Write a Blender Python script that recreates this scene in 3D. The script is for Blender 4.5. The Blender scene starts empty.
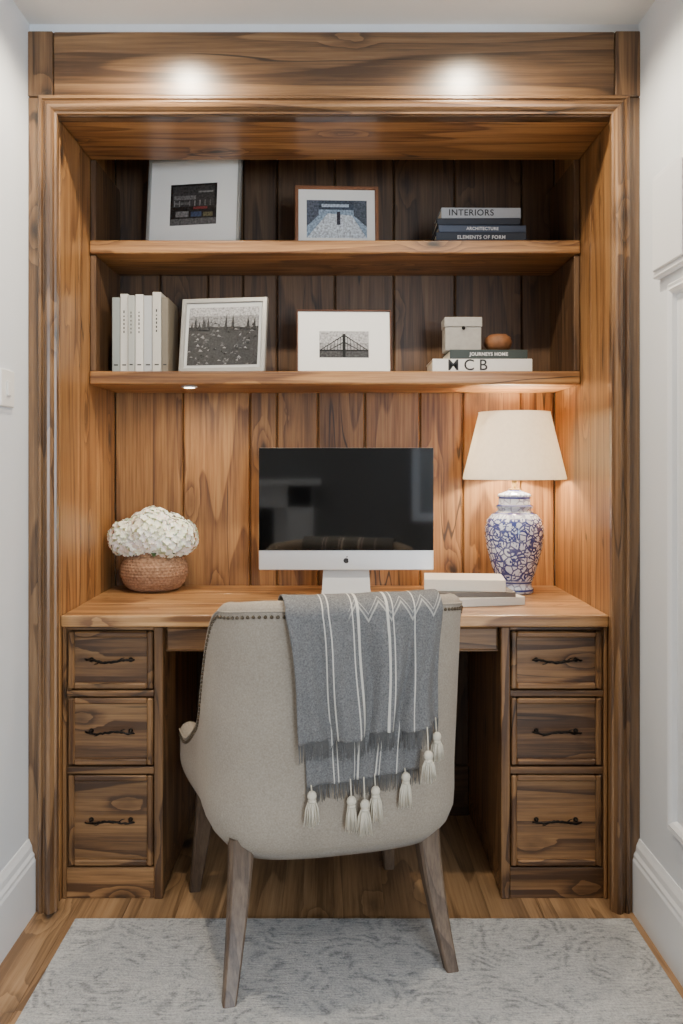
import bpy, bmesh, math, random
from mathutils import Vector, Matrix, Euler
random.seed(7)
R=random.random
def U(a,b): return a+(b-a)*R()
def lin(r,g,b):
    f=lambda c:(c/255/12.92) if c/255<=.04045 else ((c/255+.055)/1.055)**2.4
    return (f(r),f(g),f(b),1)

# ---------------- node helper ----------------
class G:
    def __init__(s,name):
        s.m=bpy.data.materials.new(name); s.m.use_nodes=True
        s.nt=s.m.node_tree; s.b=s.nt.nodes['Principled BSDF']; s.out=s.nt.nodes['Material Output']
    def set(s,node,key,v):
        if v is None: return
        i=node.inputs[key]
        if isinstance(v,bpy.types.NodeSocket): s.nt.links.new(v,i)
        else: i.default_value=v
    def n(s,t,ins=None,**p):
        x=s.nt.nodes.new(t)
        for k,v in p.items(): setattr(x,k,v)
        for k,v in (ins or {}).items(): s.set(x,k,v)
        return x
    def math(s,op,a,b=None,c=None,clamp=False):
        x=s.n('ShaderNodeMath',operation=op,use_clamp=clamp)
        s.set(x,0,a); s.set(x,1,b); s.set(x,2,c); return x.outputs[0]
    def vmul(s,v,t):
        x=s.n('ShaderNodeVectorMath',operation='MULTIPLY'); s.set(x,0,v); x.inputs[1].default_value=t; return x.outputs[0]
    def noise(s,v,scale=1,detail=2,dist=0,rough=.5):
        return s.n('ShaderNodeTexNoise',{'Vector':v,'Scale':scale,'Detail':detail,'Distortion':dist,'Roughness':rough}).outputs['Fac']
    def ramp(s,f,stops,interp='LINEAR'):
        x=s.n('ShaderNodeValToRGB'); s.set(x,0,f); cr=x.color_ramp; cr.interpolation=interp
        while len(cr.elements)<len(stops): cr.elements.new(.5)
        for e,(p,c) in zip(cr.elements,stops):
            e.position=p; e.color=c if len(c)==4 else (*c,1)
        return x.outputs[0]
    def step(s,f,a,b,o0=0,o1=1):
        x=s.n('ShaderNodeMapRange',interpolation_type='SMOOTHSTEP'); s.set(x,0,f)
        for i,v in enumerate((a,b,o0,o1)): x.inputs[i+1].default_value=v
        return x.outputs[0]
    def mix(s,f,a,b,bt='MIX'):
        x=s.n('ShaderNodeMix',data_type='RGBA',blend_type=bt); s.set(x,0,f); s.set(x,6,a); s.set(x,7,b); return x.outputs[2]
    def bump(s,h,st=.2,d=.002):
        x=s.n('ShaderNodeBump',{'Height':h,'Strength':st,'Distance':d}); s.nt.links.new(x.outputs[0],s.b.inputs['Normal'])
    def P(s,**k):
        for a,v in k.items(): s.set(s.b,a.replace('_',' '),v)
        return s.m
def simple(name,col,rough=.5,metal=0,nscale=30,var=.08,bump=0,**k):
    g=G(name); co=g.n('ShaderNodeTexCoord').outputs['Object']
    n=g.noise(co,nscale,3)
    c2=tuple(max(0,c*(1-var*2)) for c in col[:3])+(1,)
    c=g.mix(n,c2,col)
    if bump: g.bump(n,bump,.002)
    g.P(Base_Color=c,Roughness=rough,Metallic=metal)
    for a,v in k.items(): g.b.inputs[a.replace('_',' ')].default_value=v
    return g.m

def wood(name,light,mid,dark,rough=.42,knots=True,crack=True,freq=11,coat=.15,ringw=.26,kz=1.0):
    g=G(name); gc=g.n('ShaderNodeAttribute',attribute_name='gc').outputs['Vector']
    rnd=g.n('ShaderNodeAttribute',attribute_name='rnd').outputs['Fac']
    n1=g.noise(g.vmul(gc,(.38,5,5)),1,2,.1,.4)
    t=g.math('MULTIPLY',n1,freq)
    km=None
    if knots:
        v=g.n('ShaderNodeTexVoronoi',{'Vector':g.vmul(gc,(3.0*kz,6.6*kz,6.6*kz)),'Scale':1.0}).outputs['Distance']
        wob=g.noise(g.vmul(gc,(18,40,40)),1,2); v=g.math('ADD',v,g.math('MULTIPLY_ADD',wob,.12,-.06))
        halo=g.step(v,.0,.34,1,0); t=g.math('MULTIPLY_ADD',halo,2.0,t)
        km=g.step(v,.045,.12,1,0); hal2=g.step(v,.05,.26,1,0)
    ring=g.math('FRACT',t)
    ring=g.math('POWER',ring,2.0)
    ring=g.math('SUBTRACT',ring,g.step(ring,.86,1.0))
    fib=g.noise(g.vmul(gc,(4,130,130)),1,4,.1,.65)
    fib2=g.noise(g.vmul(gc,(.9,34,34)),1,3,.15,.6)
    fac=g.math('ADD',g.math('MULTIPLY',ring,ringw),g.math('ADD',g.math('MULTIPLY',fib,.72),g.math('MULTIPLY',fib2,.52)))
    col=g.ramp(fac,[(.42,light),(.64,mid),(.90,dark)])
    st=g.noise(g.vmul(gc,(.9,4,4)),1,2)
    br=g.math('MULTIPLY_ADD',st,.95,.50)
    br=g.math('MULTIPLY',br,g.math('MULTIPLY_ADD',rnd,.36,.82))
    cb=g.n('ShaderNodeCombineColor'); 
    for i in range(3): g.set(cb,i,br)
    col=g.mix(1.0,col,cb.outputs[0],'MULTIPLY')
    if knots:
        col=g.mix(g.math('MULTIPLY',hal2,.55),col,tuple(c*.6 for c in dark[:3])+(1,))
        col=g.mix(g.math('MULTIPLY',km,.93),col,(.010,.006,.004,1))
    if crack:
        c1=g.math('ABSOLUTE',g.math('SUBTRACT',g.noise(g.vmul(gc,(.8,8,8)),1,2,.2),.5))
        c1=g.step(c1,.002,.008,1,0)
        c2=g.step(g.noise(g.vmul(gc,(2.0,4,4)),1,1),.53,.60)
        col=g.mix(g.math('MULTIPLY',g.math('MULTIPLY',c1,c2),.85),col,(.018,.010,.006,1))
    g.bump(g.math('ADD',fib,g.math('MULTIPLY',fib2,.6)),.35,.0015)
    g.P(Base_Color=col,Roughness=g.math('MULTIPLY_ADD',fib,.22,rough-.1))
    g.b.inputs['Coat Weight'].default_value=coat; g.b.inputs['Coat Roughness'].default_value=.24
    return g.m

OAK=wood('oak_honey',(.50,.268,.098),(.335,.162,.055),(.125,.052,.019))
OAKB=wood('oak_boards',(.50,.268,.098),(.335,.162,.055),(.125,.052,.019),coat=.05,rough=.5)
OAKU=wood('oak_boards_shaded',(.17,.095,.043),(.118,.060,.026),(.048,.023,.011),coat=.05,rough=.5)  # upper-bay boards and liners: shelf shade painted into the oak colour
OAKM=wood('oak_drawers',(.36,.198,.082),(.235,.118,.046),(.075,.034,.014),ringw=.40,kz=1.15)
OAKF=wood('oak_frame',(.275,.158,.074),(.180,.095,.041),(.066,.032,.014),rough=.34,coat=.45,ringw=.32)
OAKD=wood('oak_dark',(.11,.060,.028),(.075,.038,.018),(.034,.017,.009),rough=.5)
FLOORW=wood('oak_floor',(.44,.275,.142),(.34,.200,.097),(.18,.100,.046),rough=.45,crack=False,ringw=.32,kz=.8)
LEGW=wood('weathered_leg_wood',(.22,.148,.095),(.145,.095,.060),(.075,.045,.028),rough=.6,knots=False,crack=False)
DESKW=wood('oak_desktop',(.62,.365,.165),(.45,.240,.096),(.20,.092,.036),rough=.34,coat=.35,ringw=.34)

# ---------------- mesh helper ----------------
def link(o,parent=None):
    bpy.context.scene.collection.objects.link(o)
    if parent: o.parent=parent
    return o
def empty(name,loc=(0,0,0),rot=(0,0,0)):
    e=bpy.data.objects.new(name,None); e.empty_display_size=.05; e.location=loc; e.rotation_euler=rot
    return link(e)
class B:
    def __init__(s):
        s.bm=bmesh.new(); s.gc=s.bm.verts.layers.float_vector.new('gc'); s.rn=s.bm.verts.layers.float.new('rnd')
    def add(s,verts,faces,axis=0,mi=0,M=None,smooth=False,jit=True):
        off=Vector((U(0,40),U(0,40),U(0,40))) if jit else Vector((0,0,0)); r=R()
        nv=[]
        for v in verts:
            v=Vector(v); q=Vector((v[axis],v[(axis+1)%3],v[(axis+2)%3]))+off
            w=M@v if M else v
            x=s.bm.verts.new(w); x[s.gc]=q; x[s.rn]=r; nv.append(x)
        for f in faces:
            try:
                ff=s.bm.faces.new([nv[i] for i in f]); ff.material_index=mi; ff.smooth=smooth
            except ValueError: pass
        return s
    def box(s,x0,x1,y0,y1,z0,z1,axis=0,bev=.002,mi=0,M=None,seg=1):
        t=bmesh.new(); bmesh.ops.create_cube(t,size=1)
        for v in t.verts: v.co=Vector(((x0+x1)/2+v.co.x*(x1-x0),(y0+y1)/2+v.co.y*(y1-y0),(z0+z1)/2+v.co.z*(z1-z0)))
        bev=min(bev,.45*min(x1-x0,y1-y0,z1-z0))
        if bev>0: bmesh.ops.bevel(t,geom=t.edges[:],offset=bev,segments=seg,affect='EDGES',profile=.5)
        t.verts.index_update()
        s.add([v.co.copy() for v in t.verts],[[v.index for v in f.verts] for f in t.faces],axis,mi,M)
        t.free(); return s
    def lathe(s,prof,seg=48,c=(0,0,0),rf=None,mi=0,caps=True,smooth=True,M=None):
        vs=[];fs=[];n=len(prof)
        for j,(r,z) in enumerate(prof):
            for i in range(seg):
                a=2*math.pi*i/seg; rr=r*(rf(a,j,z) if rf else 1)
                vs.append((c[0]+rr*math.cos(a),c[1]+rr*math.sin(a),c[2]+z))
        for j in range(n-1):
            for i in range(seg):
                k=(i+1)%seg; fs.append((j*seg+i,j*seg+k,(j+1)*seg+k,(j+1)*seg+i))
        if caps: fs.append(tuple(range(seg-1,-1,-1))); fs.append(tuple((n-1)*seg+i for i in range(seg)))
        return s.add(vs,fs,2,mi,M,smooth)
    def tube(s,pts,rad,sides=6,mi=0,smooth=True,axis=2,M=None):
        pts=[Vector(p) for p in pts]; vs=[];fs=[];n=len(pts)
        for j,p in enumerate(pts):
            d=(pts[min(j+1,n-1)]-pts[max(j-1,0)]).normalized()
            u=d.cross(Vector((0,1,0)));
            if u.length<.1: u=d.cross(Vector((1,0,0)))
            u.normalize(); w=d.cross(u); r=rad[j] if isinstance(rad,(list,tuple)) else rad
            for i in range(sides):
                a=2*math.pi*i/sides; vs.append(p+u*math.cos(a)*r+w*math.sin(a)*r)
        for j in range(n-1):
            for i in range(sides):
                k=(i+1)%sides; fs.append((j*sides+i,j*sides+k,(j+1)*sides+k,(j+1)*sides+i))
        fs.append(tuple(range(sides-1,-1,-1))); fs.append(tuple((n-1)*sides+i for i in range(sides)))
        return s.add(vs,fs,axis,mi,M,smooth)
    def ball(s,c,r,sub=1,mi=0,sc=(1,1,1)):
        t=bmesh.new(); bmesh.ops.create_icosphere(t,subdivisions=sub,radius=r); t.verts.index_update()
        s.add([Vector(c)+Vector((v.co.x*sc[0],v.co.y*sc[1],v.co.z*sc[2])) for v in t.verts],[[v.index for v in f.verts] for f in t.faces],0,mi,None,True); t.free(); return s
    def obj(s,name,mats,parent=None,loc=None,rot=None,fix=True):
        if fix: bmesh.ops.recalc_face_normals(s.bm,faces=s.bm.faces[:])
        me=bpy.data.meshes.new(name); s.bm.to_mesh(me); s.bm.free()
        for m in (mats if isinstance(mats,(list,tuple)) else [mats]): me.materials.append(m)
        o=bpy.data.objects.new(name,me); link(o,parent)
        if loc: o.location=loc
        if rot: o.rotation_euler=rot
        return o

# ---------------- materials ----------------
WALL=simple('wall_paint',lin(226,231,237),.75,nscale=60,var=.01,bump=.03)
CEIL=simple('ceiling_paint',lin(234,232,228),.85,nscale=60,var=.01)
TRIM=simple('trim_satin_white',lin(236,239,243),.4,nscale=40,var=.01)
IRON=simple('aged_iron',(.020,.016,.014,1),.45,.8,nscale=80,var=.3,bump=.3)
WHITE=simple('white_plastic',lin(240,240,238),.35,var=.01)

XL,XR=-.797,.792
CZ=2.31
YB=.70; YO=-1.3; YR=-5.1; XW=2.2

# room shell
def roombox(name,x0,x1,y0,y1,z0,z1,m): return B().box(x0,x1,y0,y1,z0,z1,bev=0).obj(name,m)
roombox('wall_back',XL-.1,XR+.1,YB,YB+.1,0,CZ,WALL)
roombox('wall_left',XL-.12,XL,YO,YB,0,CZ,WALL)
roombox('wall_right',XR,XR+.12,YO,YB,0,CZ,WALL)
roombox('wall_left_return',-XW,XL-.12,YO,YO+.1,0,CZ,WALL)
roombox('wall_right_return',XR+.12,XW,YO,YO+.1,0,CZ,WALL)
roombox('wall_living_left',-XW-.1,-XW,YR,YO+.1,0,CZ,WALL)
roombox('wall_living_right',XW,XW+.1,YR,YO+.1,0,CZ,WALL)
ROOMW=simple('living_wall_paint',lin(120,118,114),.8,var=.02)
roombox('wall_front',-XW-.1,XW+.1,YR-.1,YR,0,CZ,ROOMW)
roombox('ceiling',-XW-.1,XW+.1,YR-.1,YB+.1,CZ,CZ+.08,CEIL)
roombox('wall_bulkhead',XL,XR,.012,YB,2.286,CZ,WALL)
# floor planks
b=B(); x=-XW-.1; W=.135
while x<XW+.1:
    y=YR-.1-U(0,1)
    while y<YB+.1:
        L=U(1.2,2.1); y1=min(y+L,YB+.1)
        b.box(x,x+W,max(y,YR-.1),y1,-.03,0,axis=1,bev=.0011); y+=L
        if y>YB: break
    x+=W
b.obj('floor',FLOORW)

# baseboards
def baseboard(name,xw,sgn,y0,y1):
    pr=[(0,0),(.02,0),(.02,.135),(.017,.142),(.017,.15),(.012,.158),(.0105,.172),(.006,.182),(.003,.19),(0,.19)]
    vs=[(xw+sgn*p,y,z) for y in (y0,y1) for p,z in pr]; n=len(pr)
    fs=[(i,(i+1)%n,n+(i+1)%n,n+i) for i in range(n)]+[tuple(range(n)),tuple(range(2*n-1,n-1,-1))]
    return B().add(vs,fs,1).obj(name,TRIM)
baseboard('baseboard_left',XL,1,YO,-.001)
baseboard('baseboard_right',XR,-1,YO,-.001)

def sweep_mould(b,path,prof,closed,mp,mi=0):
    n=len(path); rings=[]
    for i in range(n):
        p=Vector(path[i])
        if closed or 0<i<n-1:
            a=(p-Vector(path[(i-1)%n])).normalized(); c=(Vector(path[(i+1)%n])-p).normalized()
        elif i==0: a=c=(Vector(path[1])-p).normalized()
        else: a=c=(p-Vector(path[i-1])).normalized()
        na=Vector((a.y,-a.x)); nc=Vector((c.y,-c.x)); m=(na+nc); m=m/(m.dot(na))
        rings.append([(p.x+m.x*w,p.y+m.y*w,d) for w,d in prof])
    k=len(prof)
    for i in range(n if closed else n-1):
        r0=rings[i]; r1=rings[(i+1)%n]
        vs=[mp(*q) for q in r0]+[mp(*q) for q in r1]
        d=Vector(vs[k])-Vector(vs[0]); ax=max(range(3),key=lambda j:abs(d[j]))
        fs=[(j,(j+1)%k,k+(j+1)%k,k+j) for j in range(k)]
        fs+=[tuple(range(k)),tuple(range(2*k-1,k-1,-1))]
        b.add(vs,fs,ax,mi)
# ---------------- alcove frame ----------------
fr=empty('alcove_frame')
b=B()
PI=.064
b.box(XL,XL+PI,0,.055,0,2.115,2); b.box(XR-PI,XR,0,.055,0,2.115,2)
b.box(XL,XL+PI,-.003,.055,2.117,2.286,2); b.box(XR-PI,XR,-.003,.055,2.117,2.286,2)
b.obj('posts',OAKF,fr)
b=B(); b.box(XL+PI+.001,XR-PI-.001,0,.055,2.117,2.286,0,bev=.003); b.box(XL+.03,XR-.03,.012,.055,2.07,2.116,0)
b.obj('header_beam',OAKF,fr)
b=B()
prof=[(0,.0),(0,-.008),(.004,-.012),(.010,-.012),(.013,-.006),(.016,-.006),(.021,-.013),(.027,-.017),(.033,-.015),(.038,-.009),(.041,-.003),(.046,-.001),(.046,.02),(.0,.02)]
path=[(XL+.028,0),(XL+.028,2.118),(XR-.028,2.118),(XR-.028,0)]
sweep_mould(b,path,prof,False,lambda a,c,d:(a,d,c))
b.obj('moulding',OAKF,fr)

# ---------------- panelling ----------------
SX=.731; YBK=.655; YS=.335
pn=empty('wood_panelling')
b=B()
xs=[-SX]+[(p-335)/301 for p in (183,250,277,318,365,420,463,521)]+[SX]
for a,c in zip(xs,xs[1:]):
    b.box(a+.0014,c-.0014,YBK,YBK+.025,0,1.42,2,bev=.004)
b.obj('back_boards',OAKB,pn)
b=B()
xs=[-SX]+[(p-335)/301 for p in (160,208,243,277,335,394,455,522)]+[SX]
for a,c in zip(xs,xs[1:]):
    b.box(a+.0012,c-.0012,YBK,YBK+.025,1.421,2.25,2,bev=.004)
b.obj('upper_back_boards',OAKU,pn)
b=B()
for sg in (-1,1):
    ys=[.055,.235,.43,YBK]
    for a,c in zip(ys,ys[1:]):
        x0,x1=sorted((sg*SX,sg*(SX+.028))); b.box(x0,x1,a+.0004,c-.0004,0,2.25,2,bev=.0015)
b.obj('side_boards',OAK,pn)
b=B(); b.box(-SX+.001,SX-.001,.056,YS+.02,2.072,2.10,0,bev=.003)
b.box(-SX+.001,SX-.001,YS+.02,YBK-.001,2.205,2.23,0); b.box(-SX+.001,SX-.001,YS,YS+.02,2.10,2.23,0)
b.obj('soffit',OAK,pn)
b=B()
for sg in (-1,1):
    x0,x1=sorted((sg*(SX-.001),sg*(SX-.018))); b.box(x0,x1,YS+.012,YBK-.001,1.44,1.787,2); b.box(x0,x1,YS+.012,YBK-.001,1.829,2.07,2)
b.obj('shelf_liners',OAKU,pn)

for zt in (1.828,1.439):
    b=B(); b.box(-SX+.001,SX-.001,YS,YBK-.001,zt-.04,zt,0,bev=.006,seg=3); b.obj('wall_shelf',OAK)

# ---------------- desk ----------------
dk=empty('built_in_desk'); YD=.057
b=B()
ys=[YD,.26,.46,YBK-.001]
b.box(-SX+.001,SX-.001,YD,ys[1]-.0006,.728,.76,0,bev=.004,seg=2)
for a,c in zip(ys[1:],ys[2:]): b.box(-SX+.001,SX-.001,a,c-.0006,.728,.76,0,bev=.0015)
b.obj('desktop',DESKW,dk)
YF=.072
def pedestal(x0,x1,inner):
    b=B()
    b.box(x0,x0+.02,YF+.01,YBK-.002,.075,.727,2) ; b.box(x1-.02,x1,YF+.01,YBK-.002,.075,.727,2)
    b.box(x0+.004,x1-.004,YF+.012,YBK-.004,0,.075,0)
    b.box(x0+.021,x1-.021,YF+.03,YF+.045,.08,.72,0)
    sx0=.010 if inner=='R' else .024; sx1=.024 if inner=='R' else .010
    b.box(x0,x0+sx0,YF-.004,YF+.02,.0,.727,2,bev=.0025); b.box(x1-sx1,x1,YF-.004,YF+.02,.0,.727,2,bev=.0025)
    rails=[(0,.082),(.333,.352),(.540,.556),(.718,.727)]
    for z0,z1 in rails: b.box(x0+sx0,x1-sx1,YF,YF+.02,z0,z1,0)
    b.obj('carcass',OAKM,dk)
    fx0,fx1=x0+sx0+.0035,x1-sx1-.0035
    for (z0,z1) in ((.086,.329),(.356,.536),(.560,.714)):
        b=B()
        t=.016
        b.box(fx0,fx0+t,YF-.001,YF+.018,z0,z1,2,bev=.0035); b.box(fx1-t,fx1,YF-.001,YF+.018,z0,z1,2,bev=.0035)
        b.box(fx0+t,fx1-t,YF-.001,YF+.018,z0,z0+t,0,bev=.0035); b.box(fx0+t,fx1-t,YF-.001,YF+.018,z1-t,z1,0,bev=.0035)
        b.box(fx0+t-.001,fx1-t+.001,YF+.010,YF+.028,z0+t-.001,z1-t+.001,0,bev=0)
        b.obj('drawer_front',OAKM,dk)
        b=B(); cx=(fx0+fx1)/2; cz=(z0+z1)/2; hw=.066
        pts=[];rad=[]
        for i in range(25):
            u=i/24*2-1; pts.append((cx+u*hw,YF-.004-.010*(1-abs(u)**3),cz+.003*math.sin(u*4+z0*20)+U(-.0014,.0014)));rad.append(.0024+.0012*math.cos(u*1.5)+U(-.0007,.0008))
        b.tube(pts,rad,8,axis=0)
        for u in (-.80,.80):
            b.lathe([(.0065,0),(.0065,.003),(.0045,.005),(.003,.014)],12,M=Matrix.Translation((cx+u*hw,YF+.0105,cz))@Matrix.Rotation(math.pi/2,4,'X'))
        for s_ in (-1,1): b.tube([(cx+s_*hw*.35,YF-.013,cz),(cx+s_*hw*.5,YF-.011,cz+s_*.007),(cx+s_*hw*.62,YF-.010,cz+s_*.009)],[.0022,.0016,.0008],6)
        b.obj('drawer_handle',IRON,dk)
pedestal(-SX+.002,-.46,'R'); pedestal(.444,SX-.002,'L')
b=B()
b.box(-.459,.443,.10,.12,.655,.727,0)
for a,c in ((-.455,-.335),(-.33,-.17),(-.165,.15),(.155,.439)): b.box(a,c,.090,.1,.66,.722,0,bev=.004)
b.obj('apron',OAKM,dk)
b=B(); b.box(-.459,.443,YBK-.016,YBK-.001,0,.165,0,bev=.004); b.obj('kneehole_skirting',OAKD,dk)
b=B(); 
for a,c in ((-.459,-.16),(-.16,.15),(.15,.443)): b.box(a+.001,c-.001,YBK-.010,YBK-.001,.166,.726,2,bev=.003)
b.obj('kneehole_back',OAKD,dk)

# ---------------- rug ----------------
g=G('rug_weave'); co=g.n('ShaderNodeTexCoord').outputs['Object']
nz=g.n('ShaderNodeTexNoise',{'Vector':co,'Scale':9,'Detail':3}).outputs['Color']
va=g.n('ShaderNodeVectorMath',operation='MULTIPLY_ADD'); g.set(va,0,nz); va.inputs[1].default_value=(.08,.08,0); g.set(va,2,co); cw=va.outputs[0]
n0=g.noise(co,16,5,.4,.75); n2=g.noise(co,230,2); n4=g.noise(g.vmul(co,(25,170,1)),1,3)
v=g.n('ShaderNodeTexVoronoi',{'Vector':cw,'Scale':4.6}).outputs['Distance']
rings=g.math('MULTIPLY_ADD',g.math('SINE',g.math('MULTIPLY',v,62)),.5,.5)
pat=g.math('MULTIPLY',rings,g.step(n0,.44,.60))
f=g.math('ADD',g.math('MULTIPLY_ADD',pat,-.24,.08),g.math('ADD',g.math('MULTIPLY',n2,.60),g.math('MULTIPLY',n4,.50)))
col=g.ramp(f,[(.28,lin(118,120,123)),(.55,lin(170,171,172)),(.85,lin(208,207,204))])
g.bump(g.math('ADD',n2,n4),.7,.005); g.P(Base_Color=col,Roughness=.95); RUG=g.m
b=B(); b.box(-.66,.75,-2.7,-.053,.0005,.011,bev=.004,seg=2); b.obj('area_rug',RUG)

# ---------------- wall things ----------------
sw=empty('light_switch',(XL,-.165,1.345))
b=B(); b.box(0,.008,-.045,.045,-.045,.045,bev=.003,seg=2); b.obj('plate',WHITE,sw)
b=B(); b.box(.008,.012,-.012,.012,-.018,.018,bev=.002); b.obj('rocker',WHITE,sw)
b=B()
pp=[(0,0),(0,.008),(.005,.014),(.012,.012),(.018,.016),(.026,.01),(.03,.0)]
sweep_mould(b,[(-1.15,.305),(-1.15,1.585),(-.225,1.585),(-.225,.305)],pp,True,lambda a,c,d:(XR-d,a,c))
b.obj('trim_panel_moulding',TRIM)
b=B(); b.box(XR-.02,XR,-.36,-.148,1.61,1.86,bev=.004); b.box(XR-.026,XR-.02,-.345,-.163,1.625,1.845,bev=.003); b.obj('wall_cover_plate',TRIM)

# ---------------- picture frames ----------------
g=G('photo_print'); c=g.n('ShaderNodeAttribute',attribute_name='Col').outputs['Color']; co=g.n('ShaderNodeTexCoord').outputs['Object']
n=g.noise(co,160,4); cc=g.mix(.7,c,g.ramp(n,[(.3,(.2,.2,.2)),(.7,(1.6,1.6,1.6))]),'MULTIPLY'); g.P(Base_Color=cc,Roughness=.25); PRINT=g.m
FR_SILVER=simple('frame_silver',lin(176,176,172),.35,.4,nscale=50,var=.1); FR_BROWN=wood('frame_walnut',(.34,.15,.07),(.23,.095,.042),(.12,.045,.02),knots=False,crack=False)
FR_DARK=simple('frame_dark_walnut',lin(92,56,38),.4,nscale=50,var=.1)
MATB=simple('mat_board',lin(240,240,236),.7,var=.01)
MATG=simple('mat_board_grey',lin(196,199,198),.7,var=.01)
def picture(name,w,h,bt,fm,pr,polys,loc,yaw,lean,roll=0,matcol=MATB):
    e=empty(name,loc,(0,0,0)); e.rotation_euler=(Matrix.Rotation(yaw,4,'Z')@Matrix.Rotation(-lean,4,'X')@Matrix.Rotation(roll,4,'Y')).to_euler()
    b=B(); sweep_mould(b,[(-w/2,0),(-w/2,h),(w/2,h),(w/2,0)],[(0,.012),(0,-.004),(.002,-.006),(bt-.002,-.006),(bt,-.003),(bt,.012)],True,lambda a,c,d:(a,d,c))
    b.obj('frame',fm,e)
    b=B(); b.box(-w/2+bt*.5,w/2-bt*.5,0,.010,bt*.5,h-bt*.5,bev=0); b.obj('mat_board',matcol,e)
    x0,z0,x1,z1=pr
    me=bpy.data.meshes.new('photo'); vs=[];fs=[];cs=[]
    X=lambda u:(x0+(x1-x0)*min(1,max(0,u))-.5)*w; Z=lambda v:(z0+(z1-z0)*min(1,max(0,v)))*h
    for k,(col,pts) in enumerate(polys):
        i=len(vs); 
        for (u,v) in pts: vs.append((X(u),-.0006-.00002*k,Z(v)))
        fs.append(tuple(range(i,len(vs)))); cs.append((col,len(pts)))
    me.from_pydata(vs,[],fs); at=me.color_attributes.new('Col','FLOAT_COLOR','CORNER'); j=0
    for col,nn in cs:
        for _ in range(nn): at.data[j].color=(*col[:3],1); j+=1
    me.materials.append(PRINT); link(bpy.data.objects.new('photo',me),e)
    return e
def q(u0,v0,u1,v1): return [(u0,v0),(u1,v0),(u1,v1),(u0,v1)]
g_=lambda v:(v,v,v*1.02)
P1=[(g_(.015),q(0,0,1,1)),(g_(.10),q(0,0,1,.16)),(g_(.04),q(.05,.45,.95,.95)),(g_(.14),q(.08,.62,.55,.72)),(g_(.12),q(.08,.5,.42,.56)),
    ((.16,.03,.03),q(.5,.38,.8,.44)),(g_(.16),q(.12,.2,.4,.34)),((.04,.06,.12),q(.45,.2,.68,.32)),((.12,.11,.06),q(.72,.2,.92,.3)),(g_(.2),q(.6,.78,.92,.82))]
for i in range(8): P1.append((g_(U(.02,.25)),q(.08+i*.11,.46,.08+i*.11+.02,.60)))
P2=[((.30,.40,.52),q(0,0,1,1)),((.62,.68,.74),[(0,0),(1,0),(.75,.6),(.35,.65)]),((.06,.08,.11),q(0,.75,1,1)),((.10,.12,.16),[(0,.3),(.2,.6),(.2,1),(0,1)]),((.09,.11,.14),[(1,.3),(1,1),(.78,1),(.78,.6)]),
    ((.05,.05,.07),q(.5,.35,.56,.7)),((.45,.55,.66),q(.25,.82,.7,.9))]
P3=[(g_(.22),q(0,0,1,1)),(g_(.03),q(0,0,1,.66)),(g_(.4),q(0,.85,1,1))]
for i in range(150):
    u=U(0,.95);v=U(.0,.74);P3.append((g_(U(.01,.40)**1.5),[(u,v),(u+U(.02,.07),v+U(-.02,.02)),(u+U(.01,.05),v+U(.01,.05))]))
for i in range(14):
    u=U(.0,.95);P3.append((g_(.02),[(u,.6),(u+.05,.6),(u+.03,U(.72,.88))]))
P4=[(g_(.30),q(0,0,1,1)),(g_(.42),q(0,.55,1,1)),(g_(.06),q(0,0,1,.24)),(g_(.015),q(0,.24,1,.30))]
for (a,c) in (((.02,.3),(.5,.88)),((.98,.3),(.5,.88)),((.2,.3),(.5,.62)),((.8,.3),(.5,.62))):
    P4.append((g_(.02),[a,(a[0]+.03*(1 if a[0]<.5 else -1),a[1]),(c[0],c[1]-.05),c]))
for i in range(13):
    u=.1+.8*i/12; hgt=.3+.52*(1-abs(u-.5)/.48); P4.append((g_(.02),q(u-.006,.3,u+.006,hgt)))
P4.append((g_(.01),q(.47,.0,.53,.9)))
shz1=1.8283; shz2=1.4393
picture('picture_frame',.300,.284,.010,FR_SILVER,(.25,.24,.75,.70),P1,(-.438,.420,shz1+.001),math.radians(-11),math.radians(6))
picture('picture_frame',.256,.186,.011,FR_BROWN,(.14,.12,.86,.76),P2,(.006,.405,shz1+.001),math.radians(3),math.radians(6))
picture('picture_frame',.270,.236,.015,FR_SILVER,(.09,.10,.91,.88),P3,(-.345,.395,shz2+.001),math.radians(-9),math.radians(10),matcol=MATG)
picture('picture_frame',.290,.196,.005,FR_DARK,(.24,.24,.76,.66),P4,(.028,.40,shz2+.001),math.radians(2),math.radians(7))

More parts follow.
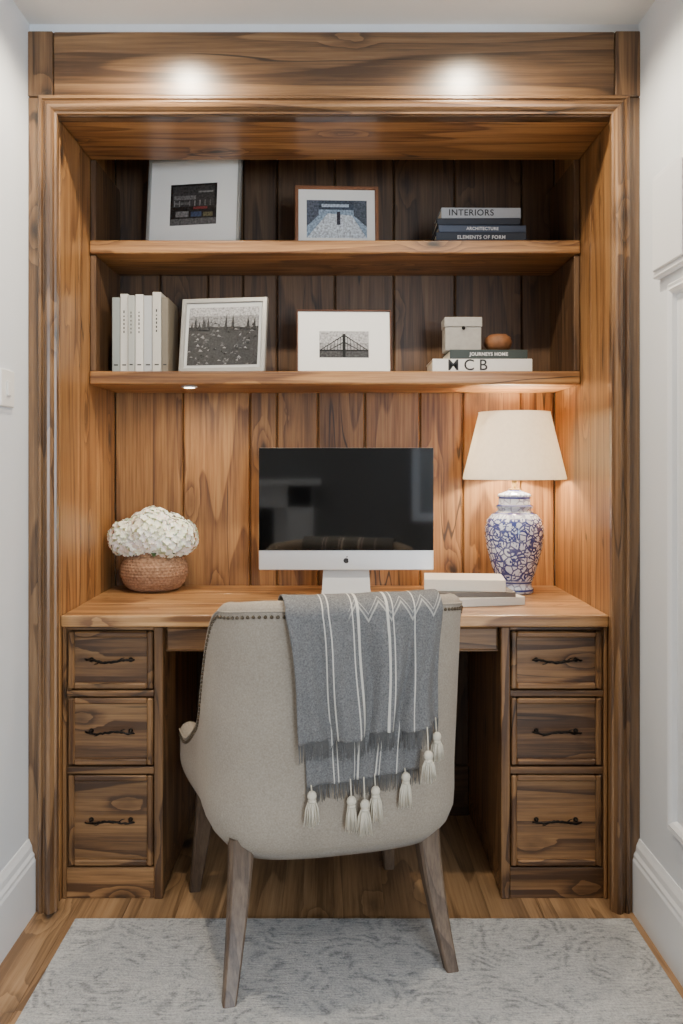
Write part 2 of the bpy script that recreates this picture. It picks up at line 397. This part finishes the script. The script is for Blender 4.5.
# ---------------- books ----------------
PAGE=simple('book_pages',lin(236,230,214),.8,nscale=200,var=.06)
INK=simple('print_ink',(.02,.02,.022,1),.6); INKW=simple('print_white',lin(225,225,225),.6)
cov={}
def cover(rgb):
    if rgb not in cov: cov[rgb]=simple('book_cover_%d_%d_%d'%rgb,lin(*rgb),.5,nscale=120,var=.04)
    return cov[rgb]
def book_flat(e,x,y,z,w,d,t,rgb,yaw=0,label=None,ink=None,ls=.6,lx=0,bold=.0004,sp=1.1):
    M=Matrix.Translation((x,y,z))@Matrix.Rotation(yaw,4,'Z')
    b=B(); c=.003
    b.box(-w/2,w/2,0,d,0,c,bev=.001,M=M); b.box(-w/2,w/2,0,d,t-c,t,bev=.001,M=M); b.box(-w/2,w/2,-.001,.003,.0005,t-.0005,bev=.001,M=M)
    b.box(-w/2+.003,w/2-.003,.003,d-.004,c,t-c,bev=0,mi=1,M=M)
    b.obj('book',[cover(rgb),PAGE],e)
    if label:
        cu=bpy.data.curves.new('spine_title','FONT'); cu.body=label; cu.size=t*ls*1.35; cu.align_x='CENTER'; cu.align_y='CENTER'; cu.extrude=.0002
        cu.space_character=sp; cu.offset=bold
        o=bpy.data.objects.new('spine_title',cu); link(o,e); cu.materials.append(ink or INK)
        o.matrix_local=M@Matrix.Translation((lx,-.0014,t/2))@Matrix.Rotation(math.pi/2,4,'X')
e=empty('book_stack',(.0,0,shz1))
book_flat(e,.440,.37,0,.272,.18,.032,(34,40,54),0,'ELEMENTS OF FORM',INKW,.34)
book_flat(e,.444,.375,.0322,.265,.18,.022,(74,84,104),.02,'ARCHITECTURE',INKW,.42)
book_flat(e,.432,.372,.0544,.25,.175,.020,(36,40,52),-.02)
book_flat(e,.440,.374,.0746,.24,.17,.032,(176,180,186),.01,'INTERIORS',INK,.6,-.03)
e=empty('book_stack',(.0,0,shz2))
book_flat(e,.443,.37,0,.30,.19,.040,(228,226,222),.0,'M C B',INK,.86,-.045,.0005,1.0)
book_flat(e,.463,.374,.0402,.235,.18,.028,(46,56,52),.015,'JOURNEYS HOME',INKW,.36)
e=empty('keepsake_box',(.39,.44,shz2+.0685))
BX=simple('box_linen',lin(174,170,164),.8,nscale=90,var=.12)
b=B(); b.box(-.055,.055,-.04,.04,0,.072,bev=.002); b.box(-.0575,.0575,-.0425,.0425,.072,.102,bev=.002); b.obj('box_and_lid',BX,e)
b=B(); b.lathe([(.004,0),(.006,.004),(.003,.007)],10,M=Matrix.Translation((0,-.0425,.068))@Matrix.Rotation(math.pi/2,4,'X')); b.obj('clasp',IRON,e)
e=empty('trinket_bowl',(.503,.44,shz2+.0685))
BR=simple('rattan_brown',lin(150,98,60),.6,nscale=60,var=.3)
b=B()
pf=[(.020,0),(.032,.006),(.040,.018),(.042,.030),(.038,.044),(.026,.053),(.008,.055)]
b.lathe(pf,48,rf=lambda a,j,z:1+.04*math.sin(a*12+j*math.pi)); b.obj('bowl',BR,e)
e=empty('upright_books',(0,0,shz2))
bx=-.672
for (t,h,d,rgb,lab) in ((.024,.226,.17,(150,160,158),0),(.024,.236,.18,(212,212,206),1),(.020,.230,.17,(176,180,176),1),(.024,.234,.18,(222,220,214),1),(.026,.230,.16,(186,190,192),0),(.026,.240,.18,(198,196,188),1),(.020,.224,.17,(120,112,98),0)):
    b=B(); y0=.365+U(0,.012)
    b.box(bx,bx+.003,y0,y0+d,0,h,bev=.001); b.box(bx+t-.003,bx+t,y0,y0+d,0,h,bev=.001)
    b.box(bx+.0005,bx+t-.0005,y0-.001,y0+.004,0,h,bev=.0012); b.box(bx+.003,bx+t-.003,y0+.004,y0+d-.004,.004,h-.004,bev=0,mi=1)
    b.obj('book',[cover(rgb),PAGE],e)
    b=B(); 
    if lab:
        for k in range(6): b.box(bx+t*.40,bx+t*.55,y0-.0016,y0-.001,h*.5+k*.012,h*.5+k*.012+U(.004,.009),bev=0)
    b.box(bx+t*.25,bx+t*.75,y0-.0016,y0-.001,.02,.024,bev=0)
    b.obj('spine_lettering',INK,e)
    bx+=t+.0012

# ---------------- desk books ----------------
e=empty('desk_books',(.385,.22,.7603))
book_flat(e,.055,-.01,0,.21,.15,.024,(214,210,202),.22)
book_flat(e,.02,.0,.0243,.220,.15,.014,(104,96,88),.04)
book_flat(e,-.015,.01,.0386,.230,.155,.034,(232,224,210),-.10)

# ---------------- computer ----------------
ALU=simple('brushed_aluminium',lin(220,222,224),.35,.4,nscale=200,var=.03)
g=G('screen_glass'); g.P(Roughness=.05); g.b.inputs['IOR'].default_value=1.9; g.b.inputs['Coat Weight'].default_value=.5; g.b.inputs['Coat Roughness'].default_value=.02
n=g.noise(g.n('ShaderNodeTexCoord').outputs['Object'],3,1); g.set(g.b,'Base Color',g.ramp(n,[(.3,(.002,.002,.002)),(.7,(.003,.003,.0035))])); GLASS=g.m
cp=empty('desktop_computer',(.034,.405,.7603))
b=B(); w=.266
b.box(-w,w,-.004,.012,.080,.452,bev=.003,seg=2)
b.add([(-w+.01,.0121,.09),(w-.01,.0121,.09),(w-.01,.0121,.44),(-w+.01,.0121,.44),(-.12,.035,.16),(.12,.035,.16),(.12,.035,.38),(-.12,.035,.38)],[(0,1,5,4),(1,2,6,5),(2,3,7,6),(3,0,4,7),(4,5,6,7)],0)
b.obj('display_body',ALU,cp)
b=B(); b.box(-w+.0005,w-.0005,-.0065,-.004,.140,.4515,bev=.001); b.obj('screen',GLASS,cp)
b=B()
b.add([(-.066,.055,.16),(.066,.055,.16),(.066,.065,.16),(-.066,.065,.16),(-.074,-.012,.006),(.074,-.012,.006),(.074,-.002,.0),(-.074,-.002,.0)],[(0,1,5,4),(3,7,6,2),(0,4,7,3),(1,2,6,5),(0,3,2,1),(4,5,6,7)],0)
b.box(-.078,.078,-.05,.10,0,.005,bev=.002); b.add([(-.066,.035,.20),(.066,.035,.20),(.066,.065,.16),(-.066,.065,.16),(-.066,.035,.15),(.066,.035,.15)],[(0,1,2,3),(3,2,5,4),(0,3,4),(1,5,2)],0)
b.obj('stand',ALU,cp)
b=B(); Mx=Matrix.Translation((0,-.0042,.109))@Matrix.Rotation(math.pi/2,4,'X')
vs=[];N=28
for i in range(N):
    a=2*math.pi*i/N; r=.0085*(1-.10*max(0,math.sin(a))**6-.08*max(0,-math.sin(a))**8-.22*max(0,math.cos(a-.15))**12)
    vs.append((r*math.cos(a),r*math.sin(a),.0003))
b.add(vs,[tuple(range(N))],M=Mx); b.add([(0,.009,.0003),(.004,.010,.0003),(.005,.014,.0003),(.001,.013,.0003)],[(0,1,2,3)],M=Mx)
b.obj('logo',INK,cp,fix=False)
kb=empty('keyboard',(.03,.27,.7603))
b=B(); b.box(-.14,.14,-.055,.055,0,.006,bev=.002); b.obj('base',ALU,kb)
b=B()
for r in range(5):
    for c in range(14): b.box(-.136+c*.0195,-.136+c*.0195+.0165,-.05+r*.0205,-.05+r*.0205+.0175,.006,.0085,bev=.0008)
b.obj('keys',WHITE,kb)

# ---------------- lamp ----------------
lx,ly=.562,.485
lp=empty('table_lamp',(lx,ly,.7603))
g=G('blue_white_porcelain'); co=g.n('ShaderNodeTexCoord').outputs['Object']
sep=g.n('ShaderNodeSeparateXYZ',{0:co}); zz=sep.outputs[2]
v1=g.n('ShaderNodeTexVoronoi',{'Vector':co,'Scale':50},feature='DISTANCE_TO_EDGE').outputs['Distance']
v2=g.n('ShaderNodeTexVoronoi',{'Vector':co,'Scale':25},feature='F1').outputs['Distance']
n=g.noise(co,34,3,1.5)
l1=g.step(v1,.06,.13,1,0); l2=g.math('MULTIPLY_ADD',g.math('SINE',g.math('MULTIPLY',v2,28)),.5,.5)
dens=g.math('MAXIMUM',g.math('MULTIPLY',l1,.95),g.math('MULTIPLY',g.step(l2,.5,.7),g.step(n,.44,.50)))
bd=g.math('ABSOLUTE',g.math('SUBTRACT',g.math('FRACT',g.math('MULTIPLY',zz,42)),.5)); band=g.step(bd,.10,.16,1,0)
bodym=g.math('MULTIPLY',g.step(zz,.035,.045),g.step(zz,.232,.240,1,0))
endm=g.math('SUBTRACT',1.0,bodym)
fac=g.math('MAXIMUM',g.math('MULTIPLY',dens,bodym),g.math('MULTIPLY',g.math('MAXIMUM',band,g.math('MULTIPLY',l1,.6)),endm),clamp=True)
fac=g.math('MULTIPLY',fac,.95,clamp=True)
g.P(Base_Color=g.mix(fac,lin(220,232,252),lin(6,36,128)),Roughness=.15); g.b.inputs['Coat Weight'].default_value=.5; PORC=g.m
b=B()
pf=[(.052,0),(.058,.004),(.058,.014),(.052,.020),(.052,.03),(.062,.06),(.074,.10),(.084,.14),(.089,.175),(.089,.20),(.082,.225),(.066,.243),(.052,.250),(.050,.256),(.056,.262),(.056,.268),(.048,.272),(.048,.292),(.052,.297),(.048,.303),(.022,.312),(.018,.316)]
b.lathe([(r*1.03,z*1.02) for r,z in pf],64); b.obj('base',PORC,lp)
BRASS=simple('aged_brass',lin(170,140,90),.35,.9,var=.1)
b=B(); b.lathe([(.018,.320),(.018,.326),(.008,.328),(.008,.36),(.016,.362),(.016,.39),(.004,.392)],20)
for k in range(3):
    a=k*2.094+.4; b.tube([(.006*math.cos(a),.006*math.sin(a),.55),(.11*math.cos(a),.11*math.sin(a),.556)],.0012,5)
b.tube([(.034,0,.37),(.040,0,.45),(.02,0,.53),(0,0,.55)],.0015,5); b.tube([(-.034,0,.37),(-.040,0,.45),(-.02,0,.53),(0,0,.55)],.0015,5); b.tube([(-.034,0,.37),(.034,0,.37)],.0015,5)
b.obj('fitting',BRASS,lp)
g=G('lamp_shade_linen'); co=g.n('ShaderNodeTexCoord').outputs['Object']; n=g.noise(g.vmul(co,(90,90,90)),1,3)
dif=g.n('ShaderNodeBsdfDiffuse',{'Color':lin(246,243,236)}); tr=g.n('ShaderNodeBsdfTranslucent'); g.set(tr,'Color',g.ramp(n,[(.3,(.68,.64,.56)),(.7,(.82,.78,.69))]))
mx=g.n('ShaderNodeMixShader',{0:.38}); g.nt.links.new(dif.outputs[0],mx.inputs[1]); g.nt.links.new(tr.outputs[0],mx.inputs[2]); g.nt.links.new(mx.outputs[0],g.out.inputs[0]); SHADE=g.m
b=B(); pf=[(.160,.355),(.1605,.359),(.111,.561),(.112,.565),(.110,.565),(.1095,.561),(.159,.357),(.158,.355)]
b.lathe(pf+[pf[0]],64,caps=False); b.obj('shade',SHADE,lp)
def light(kind,name,loc,power,col,parent=None,rot=(0,0,0),**k):
    l=bpy.data.lights.new(name,kind); l.energy=power; l.color=col
    for a,v in k.items(): setattr(l,a,v)
    o=bpy.data.objects.new(name,l); o.location=loc; o.rotation_euler=rot; link(o,parent); return o
WARM=(1,.78,.52)
light('POINT','bulb',(0,0,.455),13,(1,.82,.60),lp,shadow_soft_size=.028)

# ---------------- flowers ----------------
fp=empty('potted_hydrangea',(-.578,.542,.7603))
b=B(); pf=[]
prof=[(.060,0),(.080,.008),(.097,.028),(.106,.054),(.105,.080),(.093,.104),(.077,.118),(.070,.125),(.073,.131)]
def lerp_prof(t):
    x=t*(len(prof)-1); i=min(int(x),len(prof)-2); f=x-i; return (prof[i][0]*(1-f)+prof[i+1][0]*f,prof[i][1]*(1-f)+prof[i+1][1]*f)
pf=[lerp_prof(j/88) for j in range(89)]
b.lathe(pf,288,rf=lambda a,j,z:1+.010*math.sin(j*math.pi/2)+.016*math.sin(a*48+(math.pi if (j//4)%2 else 0))*abs(math.sin(j*math.pi/4)))
g=G('woven_seagrass'); co=g.n('ShaderNodeTexCoord').outputs['Object']; n=g.noise(co,120,3)
g.P(Base_Color=g.ramp(n,[(.3,lin(130,98,74)),(.7,lin(178,140,110))]),Roughness=.8); SEAG=g.m
b.obj('basket_pot',SEAG,fp)
PET=G('hydrangea_petal'); n=PET.noise(PET.n('ShaderNodeTexCoord').outputs['Object'],25,2)
PET.P(Base_Color=PET.ramp(n,[(.35,lin(244,248,224)),(.6,lin(255,255,248))]),Roughness=.6); PET.b.inputs['Subsurface Weight'].default_value=.2; PET.b.inputs['Subsurface Scale'].default_value=.01
CORE=simple('hydrangea_core',lin(218,224,184),.7)
LEAF=simple('leaf_green',lin(80,108,56),.5,nscale=40,var=.2)
heads=[(-.078,-.02,.165,.060),(-.005,-.045,.180,.068),(.076,-.015,.170,.062),(-.035,.045,.190,.060),(.045,.045,.185,.056),(0,0,.210,.055),(-.045,-.05,.155,.045),(.05,-.055,.153,.045)]
b=B()
for (hx,hy,hz,hr) in heads:
    b.ball((hx,hy,hz),hr*.86,2,mi=1)
    N=int(105*(hr/.06)**2)
    for i in range(N):
        zz_=1-2*(i+.5)/N; ph=i*2.39996; rr=math.sqrt(1-zz_*zz_); nrm=Vector((rr*math.cos(ph),rr*math.sin(ph),zz_))
        c=Vector((hx,hy,hz))+nrm*hr*U(.92,1.05)
        if nrm.z<-.8: continue
        nn=(nrm+Vector((U(-.2,.2),U(-.2,.2),U(-.2,.2)))).normalized()
        t=nn.cross(Vector((R()-.5,R()-.5,R()-.5))).normalized(); u=nn.cross(t)
        pr=U(.0115,.014)
        for k in range(4):
            a=k*math.pi/2; d=t*math.cos(a)+u*math.sin(a); s_=u*math.cos(a)-t*math.sin(a)
            b.add([c,c+d*pr*.35+s_*pr*.45+nn*.001,c+d*pr*.8+s_*pr*.45+nn*.003,c+d*pr*1.08+nn*.002,c+d*pr*.8-s_*pr*.45+nn*.003,c+d*pr*.35-s_*pr*.45+nn*.001],[(0,1,2,3),(0,3,4,5)],jit=False)
b.obj('blooms',[PET.m,CORE],fp,fix=False)
b=B()
for k in range(9):
    a=k*.7; d=Vector((math.cos(a),math.sin(a),0)); s_=Vector((-d.y,d.x,0)); c=d*.04+Vector((0,0,.127))
    L=.065; b.add([c,c+d*L*.4+s_*.02+Vector((0,0,.012)),c+d*L*.95+Vector((0,0,-.012)),c+d*L*.4-s_*.02+Vector((0,0,.012)),c+d*L*.45+Vector((0,0,.005))],[(0,1,4),(1,2,4),(2,3,4),(3,0,4)])
for (hx,hy,hz,hr) in heads: b.tube([(hx*.3,hy*.3,.06),(hx*.7,hy*.7,.12),(hx,hy,hz)],.003,6)
b.obj('leaves_and_stems',LEAF,fp,fix=False)

# ---------------- puck light + downlights ----------------
g=G('led_lens'); g.b.inputs['Emission Color'].default_value=(1,.86,.66,1); g.b.inputs['Emission Strength'].default_value=12; g.P(Base_Color=(.9,.85,.75,1)); LED=g.m
for px,py,pw in ((-.44,.385,8),):
    e=empty('puck_light',(px,py,1.3985))
    b=B(); b.lathe([(.024,0),(.026,-.003),(.022,-.005),(.017,-.005)],24); b.obj('rim',ALU,e)
    b=B(); b.lathe([(.016,-.0052),(.015,-.006)],24); b.obj('lens',LED,e)
    light('SPOT','beam',(0,0,-.012),pw,WARM,e,(math.radians(12),0,0),spot_size=math.radians(165),spot_blend=.8,shadow_soft_size=.02)
def down(x,y,p,col,size=110,blend=.6,rad=.03):
    e=empty('ceiling_downlight',(x,y,CZ))
    b=B(); b.lathe([(.045,0),(.047,-.003),(.040,-.006),(.034,-.004)],32); b.obj('rim',WHITE,e)
    b=B(); b.lathe([(.032,-.0042),(.030,-.005)],32); b.obj('lens',LED,e)
    light('SPOT','beam',(0,0,-.012),p,col,e,(0,0,0),spot_size=math.radians(size),spot_blend=blend,shadow_soft_size=rad)
down(-.425,-.30,56,(1,.86,.66),158,.5,.03); down(.37,-.30,56,(1,.86,.66),158,.5,.03)
down(-.45,-1.75,24,(1,.93,.84),110); down(.45,-1.75,24,(1,.93,.84),110)  # added unseen pair, fill light for the chair back and rug
down(-.95,-4.3,34,(1,.93,.84),120)  # added unseen lamp, brightens the fireplace mirrored in the screen

# ---------------- room behind the camera ----------------
fpz=empty('fireplace',(-.95,YR+.02,0.001))
STONE=simple('white_marble',lin(232,230,225),.35,nscale=6,var=.06)
SOOT=simple('soot_black',(.01,.01,.01,1),.8)
b=B(); b.box(-.75,-.52,0,.16,0,.98,2,bev=.004); b.box(.52,.75,0,.16,0,.98,2,bev=.004); b.box(-.75,.75,0,.16,.78,.98,0,bev=.004); b.box(-.82,.82,0,.22,.98,1.03,0,bev=.006); b.box(-.52,-.40,0,.08,0,.78,bev=.003); b.box(.40,.52,0,.08,0,.78,bev=.003); b.box(-.8,.8,.0,.45,0,.03); b.obj('surround',STONE,fpz)
b=B(); b.box(-.40,.40,0,.02,.03,.78,bev=0); b.obj('firebox',SOOT,fpz)
wn=empty('window_1',(1.35,YR,1.35))
b=B(); sweep_mould(b,[(-.65,-.7),(-.65,.7),(.65,.7),(.65,-.7)],[(0,0),(0,.06),(.07,.06),(.07,0)],True,lambda a,c,d:(a,d,c)); b.box(-.012,.012,.01,.04,-.63,.63); b.box(-.58,.58,.01,.04,-.012,.012); b.obj('casing',TRIM,wn)
light('AREA','daylight',(0,.07,0),140,(.76,.88,1.0),wn,(math.radians(90),0,math.radians(12)),shape='RECTANGLE',size=1.15,size_y=1.25)

# ---------------- chair ----------------
YAW=math.radians(14.2); CC=(-.036,-.063,0)
ch=empty('upholstered_tub_chair',CC,(0,0,YAW))
A_,B_,NN=.307,.30,3.3; YF_=.27; T=.055; ZB=.282
def plan():
    pts=[]
    M_=80
    for i in range(M_+1):
        th=-math.pi/2+math.pi*i/M_; sx=math.sin(th); cx=math.cos(th)
        pts.append(Vector((A_*math.copysign(abs(sx)**(2/NN),sx),-B_*abs(cx)**(2/NN))))
    left=[Vector((-A_-.024*sst(0,1,k/8),YF_*k/8)) for k in range(8,0,-1)]; right=[Vector((A_+.012*k/8,YF_*k/8)) for k in range(1,9)]
    return left+pts+right
def sst(a,c,x): x=max(0,min(1,(x-a)/(c-a))); return x*x*(3-2*x)
PL=plan()
def resample(pts,n):
    L=[0]
    for a,c in zip(pts,pts[1:]): L.append(L[-1]+(c-a).length)
    out=[];j=0
    for i in range(n):
        d=L[-1]*i/(n-1)
        while j<len(L)-2 and L[j+1]<d: j+=1
        f=(d-L[j])/max(1e-9,L[j+1]-L[j]); out.append(pts[j].lerp(pts[j+1],f))
    return out
PL=resample(PL,181)
def htop(p): 
    return .868-.010*sst(-.29,-.2,p.y)-.283*sst(-.195,.03,p.y)-.115*sst(-.06,.2,p.y)
def lean(z): return -.045*max(0,(z-.45)/.4)
def inset(z): 
    q_=max(0,(.375-z)/.093); return .045*q_**2.2
nrm=[]
for i in range(len(PL)):
    d=(PL[min(i+1,len(PL)-1)]-PL[max(i-1,0)]).normalized(); nrm.append(Vector((d.y,-d.x)))
vs=[];ringN=None
for p,n in zip(PL,nrm):
    h=htop(p); ring=[]; r=T/2
    for k in range(17):
        z=ZB+(h-r-ZB)*k/16; ring.append((inset(z),z))
    for k in range(1,8):
        a=math.pi*k/8; ring.append((r-r*math.cos(a),h-r+r*math.sin(a)))
    for k in range(7): z=(h-r)+(ZB+.02-(h-r))*k/6; ring.append((T+inset(z)*.5,z))
    ringN=len(ring)
    for o,z in ring: vs.append((p.x-n.x*o,p.y-n.y*o+lean(z),z))
fs=[]
for i in range(len(PL)-1):
    for k in range(ringN):
        k2=(k+1)%ringN; fs.append((i*ringN+k,(i+1)*ringN+k,(i+1)*ringN+k2,i*ringN+k2))
fs.append(tuple(range(ringN))); fs.append(tuple((len(PL)-1)*ringN+k for k in range(ringN-1,-1,-1)))
g=G('beige_linen_upholstery'); co=g.n('ShaderNodeTexCoord').outputs['Object']
n=g.noise(co,260,3); n3=g.noise(co,6,3)
f=g.math('ADD',g.math('MULTIPLY',n,.7),g.math('MULTIPLY',n3,.3))
g.bump(n,.2,.001)
g.P(Base_Color=g.ramp(f,[(.3,lin(144,133,119)),(.7,lin(176,164,148))]),Roughness=.9); g.b.inputs['Sheen Weight'].default_value=.1; LINEN=g.m
b=B(); b.add(vs,fs,0,smooth=True); b.obj('tub_shell',LINEN,ch)
out=[p.copy() for p in PL]
fr_=[Vector((.315-.635*k/12,.27+.02*math.sin(math.pi*k/12))) for k in range(1,12)]
loop=out+fr_; K=len(loop); vs=[];fs=[]
rings=[(.70,.278),(.84,.280),(.90,.301),(.93,.35),(.935,.42),(.92,.450),(.87,.462),(.6,.47),(.2,.474)]
for sc,z in rings:
    for p in loop: vs.append((p.x*sc,p.y*sc,z))
for j in range(len(rings)-1):
    for i in range(K): fs.append((j*K+i,j*K+(i+1)%K,(j+1)*K+(i+1)%K,(j+1)*K+i))
fs.append(tuple(range(K))); fs.append(tuple((len(rings)-1)*K+i for i in range(K)))
b=B(); b.add(vs,fs,0,smooth=True); b.obj('seat',LINEN,ch)
NAIL=simple('nailhead_pewter',lin(110,98,82),.3,.9)
b=B(); acc=0; pip=[]
for i,(p,n) in enumerate(zip(PL,nrm)):
    h=htop(p); z=h-T/2-.004
    pip.append(Vector((p.x+n.x*.001,p.y+n.y*.001+lean(z),z)))
dn=.0135
for a,c in zip(pip,pip[1:]):
    L=(c-a).length; t=dn-acc
    while t<=L: b.ball(a.lerp(c,t/L),.0046,1); t+=dn
    acc=(acc+L)%dn
b.obj('nailhead_trim',NAIL,ch)
b=B(); b.tube([(v.x,v.y,v.z+.012) for v in pip],.0022,6); b.obj('piping',LINEN,ch)
b=B()
def leg(tx,ty,bx_,by_,zb,ctrl):
    vs=[];fs=[];n=12
    for j in range(n+1):
        t=j/n; z=.33+(zb-.33)*t; cx=tx+(bx_-tx)*t**ctrl; cy=ty+(by_-ty)*t**ctrl; hw=.028*(1-t)+.0145*t
        for k,(sx,sy) in enumerate(((-1,-1),(1,-1),(1,1),(-1,1))):
            for (ex,ey) in (((.75,1),(1,.75)) if (sx*sy<0) else ((1,.75),(.75,1))): vs.append((cx+sx*hw*ex,cy+sy*hw*ey,z))
    for j in range(n):
        for i in range(8): fs.append((j*8+i,j*8+(i+1)%8,(j+1)*8+(i+1)%8,(j+1)*8+i))
    fs.append(tuple(range(8))); fs.append(tuple(n*8+i for i in range(7,-1,-1)))
    b.add(vs,fs,2)
leg(-.232,-.205,-.272,-.300,.0115,1.5); leg(.205,-.205,.236,-.292,.0115,1.5)
leg(-.260,.215,-.292,.262,.0005,1.2); leg(.235,.215,.262,.262,.0005,1.2)
b.obj('legs',LEGW,ch)

# ---------------- throw blanket ----------------
tb=empty('throw_blanket',CC,(0,0,YAW))
g=G('grey_throw_weave'); uv=g.n('ShaderNodeUVMap',uv_map='UVMap').outputs[0]; sp=g.n('ShaderNodeSeparateXYZ',{0:uv}); u_,v_=sp.outputs[0],sp.outputs[1]
stripe=None
for c0,wd in ((.22,.004),(.255,.004),(.40,.004),(.435,.009),(.62,.009),(.655,.004),(.80,.004)):
    s_=g.step(g.math('ABSOLUTE',g.math('SUBTRACT',u_,c0)),wd*.8,wd*1.1,1,0)
    stripe=s_ if stripe is None else g.math('MAXIMUM',stripe,s_)
zg=g.math('ABSOLUTE',g.math('SUBTRACT',g.math('FRACT',g.math('MULTIPLY',u_,7)),.5))
def zigz(off,w0,w1):
    zl=g.math('ABSOLUTE',g.math('SUBTRACT',g.math('MULTIPLY_ADD',zg,.18,off),v_)); return g.math('MULTIPLY',g.step(zl,w0,w1,1,0),g.step(u_,.36,.40))
zz3=g.math('MAXIMUM',zigz(.49,.005,.009),zigz(.52,.002,.005))
stripe=g.math('MAXIMUM',stripe,g.math('MULTIPLY',zz3,.55))
wu=g.math('SINE',g.math('MULTIPLY',u_,1100)); wvv=g.math('SINE',g.math('MULTIPLY',v_,1100)); wv=g.math('MULTIPLY',wu,wvv)
n=g.noise(g.n('ShaderNodeTexCoord').outputs['Object'],300,3)
base=g.ramp(n,[(.3,lin(98,97,97)),(.7,lin(138,137,136))])
g.bump(g.math('ADD',n,g.math('MULTIPLY',wv,.5)),.4,.0015)
g.P(Base_Color=g.mix(stripe,base,lin(222,217,206)),Roughness=.95); THROW=g.m
FRG=simple('fringe_grey',lin(114,113,112),.9,nscale=90,var=.15); CRM=simple('tassel_cream',lin(230,220,200),.9,nscale=90,var=.1)
def ysurf(x,z): return -B_*max(0,1-(min(abs(x),A_)/A_)**NN)**(1/NN)+lean(z)+inset(z)*.9
HT=.868
def cloth(name,xa0,xa1,xb0,xb1,hem,off,amp,ph,inner):
    NU,NV=90,80; me=bpy.data.meshes.new(name); vs=[];uvs=[];fs=[];hems=[]
    for j in range(NV+1):
        v=j/NV
        for i in range(NU+1):
            u=i/NU; hm=hem(u); Ldown=HT-T/2-hm; Larc=math.pi*(T/2+off); Lin=inner; tot=Ldown+Larc+Lin
            s_=v*tot; hang=max(0,1-s_/Ldown)
            xb=xb0+(xb1-xb0)*u; xt=xa0+(xa1-xa0)*u; x=xt+(xb-xt)*min(1,hang**.8) if hang>0 else xt
            x+=.004*math.sin(hang*5+u*9)*hang
            w_=u+.03*math.sin(hang*3+u*6)
            f0=.9*math.sin(w_*23+ph)+.5*math.sin(w_*47+ph*2+hang*1.5)+.35*math.sin(w_*11-hang*3+ph*3)
            fold=amp*(.25+.75*hang**.6)*f0
            fold=max(fold,-off*.8)+amp*.35
            if s_<Ldown: z=hm+s_; y=ysurf(x,z)-off-fold*min(1,hang*4+.2)
            elif s_<Ldown+Larc:
                a=(s_-Ldown)/Larc*math.pi; r=T/2+off+fold*.2; yc=ysurf(x,HT-T/2)+T/2; y=yc-r*math.cos(a); z=HT-T/2+(r-off*.5)*math.sin(a)
            else: z=HT-T/2-(s_-Ldown-Larc); y=ysurf(x,HT-T/2)+T+off+.002
            vs.append((x,y,z)); uvs.append((u,v))
            if j==0: hems.append(Vector((x,y,z)))
    for j in range(NV):
        for i in range(NU): a=j*(NU+1)+i; fs.append((a,a+1,a+NU+2,a+NU+1))
    me.from_pydata(vs,[],fs); ul=me.uv_layers.new(name='UVMap')
    for p in me.polygons:
        p.use_smooth=True
        for li,vi in zip(p.loop_indices,p.vertices): ul.data[li].uv=uvs[vi]
    me.materials.append(THROW); o=link(bpy.data.objects.new(name,me),tb)
    m=o.modifiers.new('thick','SOLIDIFY'); m.thickness=.0025; m.offset=0
    return hems
h1=cloth('outer_layer',-.160,.197,-.124,.197,lambda u:.560+.022*u+.005*math.sin(u*14),.019,.0120,.4,.10)
h2=cloth('under_layer',-.140,.185,-.100,.150,lambda u:.460+.020*u,.006,.0045,2.1,.06)
b=B()
def fringe(hs,L,n):
    for k in range(n):
        t=k/(n-1)*(len(hs)-1); i=min(int(t),len(hs)-2); p=hs[i].lerp(hs[i+1],t-i)
        dx=U(-.004,.004); l=L*U(.8,1.1); yy=ysurf(p.x,p.z-l)
        b.tube([p+Vector((0,0,.003)),p+Vector((dx*.4,-.001,-l*.5)),Vector((p.x+dx,min(p.y,yy-.004)+U(-.002,.001),p.z-l))],[.0012,.0009,.0005],4)
fringe(h1,.040,130); fringe(h2,.036,95)
b.obj('fringe',FRG,tb)
b=B()
def tassel(hs,u,drop,L=.066,s=1.25):
    p=hs[int(u*(len(hs)-1))]; z0=p.z-drop
    yy=lambda z: min(p.y,ysurf(p.x,max(z,.33)))-.010
    b.tube([p+Vector((0,-.002,.006)),Vector((p.x,yy(z0),z0))],.0016,5)
    c=Vector((p.x,yy(z0),z0)); b.ball(c,.0085*s,2,sc=(1,.8,1.1))
    b.tube([c+Vector((0,0,-.007*s)),c+Vector((0,0,-.011*s))],.0075*s,8)
    for k in range(60):
        a=U(0,6.28); r=U(.0,.015)*s; l=L*U(.82,1.05)
        b.tube([c+Vector((math.cos(a)*.005*s,math.sin(a)*.004*s,-.008)),c+Vector((math.cos(a)*r*.75,math.sin(a)*r*.45,-l*.45)),c+Vector((math.cos(a)*r,math.sin(a)*r*.5,-l))],[.0020,.0018,.0009],4)
tassel(h2,.04,.015); tassel(h2,.36,.040); tassel(h2,.62,.030); tassel(h2,.49,.052); tassel(h2,.88,.012); tassel(h1,.88,.055,.058); tassel(h1,.985,.036,.055)
b.obj('tassels',CRM,tb)

# ---------------- world + camera ----------------
w=bpy.data.worlds.new('world'); bpy.context.scene.world=w; w.use_nodes=True
w.node_tree.nodes['Background'].inputs[0].default_value=(.6,.7,.85,1); w.node_tree.nodes['Background'].inputs[1].default_value=.3
cam=bpy.data.cameras.new('camera'); co=bpy.data.objects.new('camera',cam); link(co)
co.location=(0,-2.345,1.16); co.rotation_euler=(math.radians(90),0,0)
cam.sensor_width=36; cam.lens=903/1024*36; cam.shift_x=6.5/1024; cam.shift_y=-47/1024; cam.clip_start=.05
bpy.context.scene.camera=co
